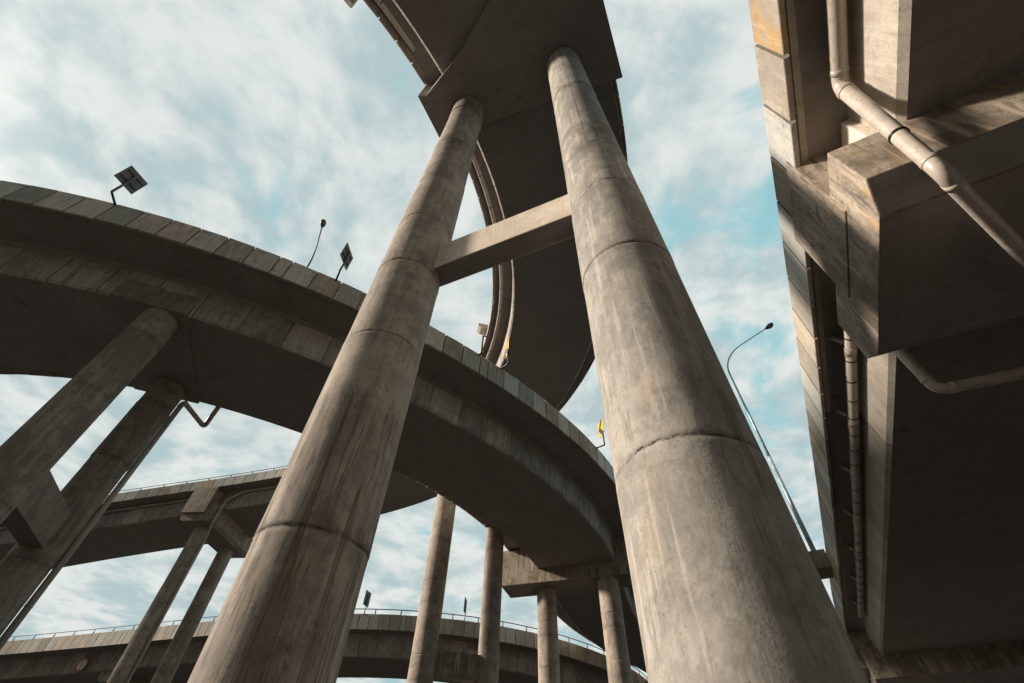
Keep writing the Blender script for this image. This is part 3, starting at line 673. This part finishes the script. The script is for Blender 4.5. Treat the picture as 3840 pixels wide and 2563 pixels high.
# unseen ring of foliage added below the picture to block low sky light
m = bpy.data.materials.new('screen_foliage'); nt = NT(m); g = G(nt)
out = g.n('ShaderNodeOutputMaterial'); bs = g.n('ShaderNodeBsdfPrincipled'); g.l(bs.outputs[0], out.inputs[0])
tc = g.n('ShaderNodeTexCoord'); a = g.noise(tc.outputs['Object'], .25, 6, .65)
g.l(g.mix(g.ss(a, .35, .65), (.03, .045, .018), (.06, .085, .035)), bs.inputs['Base Color']); bs.inputs['Roughness'].default_value = .9
rnd = random.Random(5); mb = MB()
for i in range(2600):
    th = rnd.random() * 2 * PI; rr = rnd.uniform(150, 190); h = rnd.uniform(3, 19) * (1 if rnd.random() < .8 else .6)
    cx, cy = rr * math.sin(th), rr * math.cos(th); s_ = rnd.uniform(2.2, 5)
    o = [Vector((cx, cy, h)) + Vector((rnd.uniform(-1, 1), rnd.uniform(-1, 1), rnd.uniform(-.8, .8))) * s_ for _ in range(6)]
    for f in ((0, 1, 2), (1, 3, 4), (2, 4, 5), (0, 3, 5), (1, 2, 5), (0, 4, 3)): mb.face([mb.vert(o[q]) for q in f])
tag(mb.build('low_sky_screen', m), 'added ring of dark green foliage, unseen, blocking low sky light', kind='stuff')

# ------------------------------------------------------------------ sky and sun
SUN_AZ, SUN_EL = R(-87.5), R(23)
w = bpy.data.worlds.new('World'); sc.world = w; w.use_nodes = True; nt = w.node_tree; nt.nodes.clear(); g = G(nt)
out = g.n('ShaderNodeOutputWorld'); bg = g.n('ShaderNodeBackground'); g.l(bg.outputs[0], out.inputs[0])
sky = g.n('ShaderNodeTexSky', sky_type='NISHITA', sun_disc=False, sun_elevation=SUN_EL, sun_rotation=SUN_AZ, air_density=1.2, dust_density=1.5, ozone_density=2.0)
tc = g.n('ShaderNodeTexCoord'); d = tc.outputs['Generated']; sp = g.n('ShaderNodeSeparateXYZ'); g.l(d, sp.inputs[0])
zz = g.m('MAXIMUM', g.m('ADD', sp.outputs[2], .12), .05)
cb = g.n('ShaderNodeCombineXYZ'); g.l(g.m('DIVIDE', sp.outputs[0], zz), cb.inputs[0]); g.l(g.m('DIVIDE', sp.outputs[1], zz), cb.inputs[1])
pc = g.scl(cb.outputs[0], 1, 1, 1, (3.3, 1.1, 0))
wn = g.n('ShaderNodeTexNoise'); g.l(pc, wn.inputs['Vector']); wn.inputs['Scale'].default_value = 1.6; wn.inputs['Detail'].default_value = 2
wv = g.n('ShaderNodeVectorMath', operation='MULTIPLY_ADD'); g.l(wn.outputs['Color'], wv.inputs[0]); wv.inputs[1].default_value = (.30, .30, 0); g.l(pc, wv.inputs[2])
pw = wv.outputs[0]
c_big = g.noise(pw, 1.9, 3, .5); c_mid = g.noise(pw, 5.2, 6, .53); c_fine = g.noise(g.scl(pw, 1, 1.3, 1), 13, 5, .55)
dens = g.m('ADD', g.m('MULTIPLY', c_big, .36), g.m('ADD', g.m('MULTIPLY', c_mid, .46), g.m('MULTIPLY', c_fine, .18)))
dens = g.m('ADD', dens, g.m('MULTIPLY', sp.outputs[0], -.07))       # thicker cloud on the sun's side
mask = g.ss(dens, .35, .475)
shade = g.ss(g.m('ADD', g.m('MULTIPLY', g.noise(g.scl(pw, 1, 1, 1, (4, 7, 0)), 4.3, 6, .55), .80), g.m('MULTIPLY', g.noise(g.scl(pw, 1, 1.2, 1, (1, 2, 0)), 15, 5, .55), .20)), .39, .60)
cloud = g.mix(shade, srgb(180, 200, 203), srgb(227, 232, 229))
skb = g.mix(1., sky.outputs[0], (.06, .105, .105), 'MULTIPLY')
blue = g.mix(.92, skb, srgb(158, 208, 216))
col = g.mix(mask, blue, cloud)
# unseen sky behind the viewer dimmed, added to weaken the fill light
back = g.ss(sp.outputs[1], -.45, .02, .30, 1.); cm = g.n('ShaderNodeCombineXYZ')
for i in range(3): g.l(back, cm.inputs[i])
col = g.mix(1., col, cm.outputs[0], 'MULTIPLY')
dt = g.n('ShaderNodeVectorMath', operation='DOT_PRODUCT'); g.l(d, dt.inputs[0]); dt.inputs[1].default_value = (math.sin(SUN_AZ) * math.cos(SUN_EL), math.cos(SUN_AZ) * math.cos(SUN_EL), math.sin(SUN_EL))
glow = g.m('MULTIPLY', g.m('POWER', g.m('MAXIMUM', dt.outputs['Value'], 0.), 42.), 4.0)     # bright haze round the veiled sun
gl = g.n('ShaderNodeCombineXYZ')
for i, k in enumerate((1., .88, .74)): g.l(g.m('MULTIPLY', glow, k), gl.inputs[i])
col = g.mix(1., col, gl.outputs[0], 'ADD')
g.l(col, bg.inputs[0]); bg.inputs[1].default_value = .76
sd = bpy.data.lights.new('sun', 'SUN'); sd.energy = 5.0; sd.angle = R(6); sd.color = (1., .885, .76)
so = bpy.data.objects.new('sun', sd); COL.objects.link(so)
dv = Vector((math.sin(SUN_AZ) * math.cos(SUN_EL), math.cos(SUN_AZ) * math.cos(SUN_EL), math.sin(SUN_EL)))
so.rotation_euler = dv.to_track_quat('Z', 'Y').to_euler(); so.location = dv * 100

# ------------------------------------------------------------------ camera
cam = bpy.data.cameras.new('camera'); cam.lens = 16.0; cam.sensor_width = 36; cam.clip_end = 20000; cam.clip_start = .05
co = bpy.data.objects.new('camera', cam); COL.objects.link(co)
VP = Vector((35.5, 902., -1044.)); z = VP.normalized(); fw = Vector((0, 0, -1)); y = (fw - z * fw.dot(z)).normalized(); x = y.cross(z)
co.matrix_world = Matrix((x, y, z)).to_4x4(); co.location = (0, 0, 1.6)
sc.camera = co
sc.view_settings.view_transform = 'Standard'; sc.view_settings.look = 'None'; sc.view_settings.exposure = .40; sc.view_settings.gamma = 1
sc.render.engine = 'CYCLES'; sc.cycles.max_bounces = 8; sc.cycles.diffuse_bounces = 5
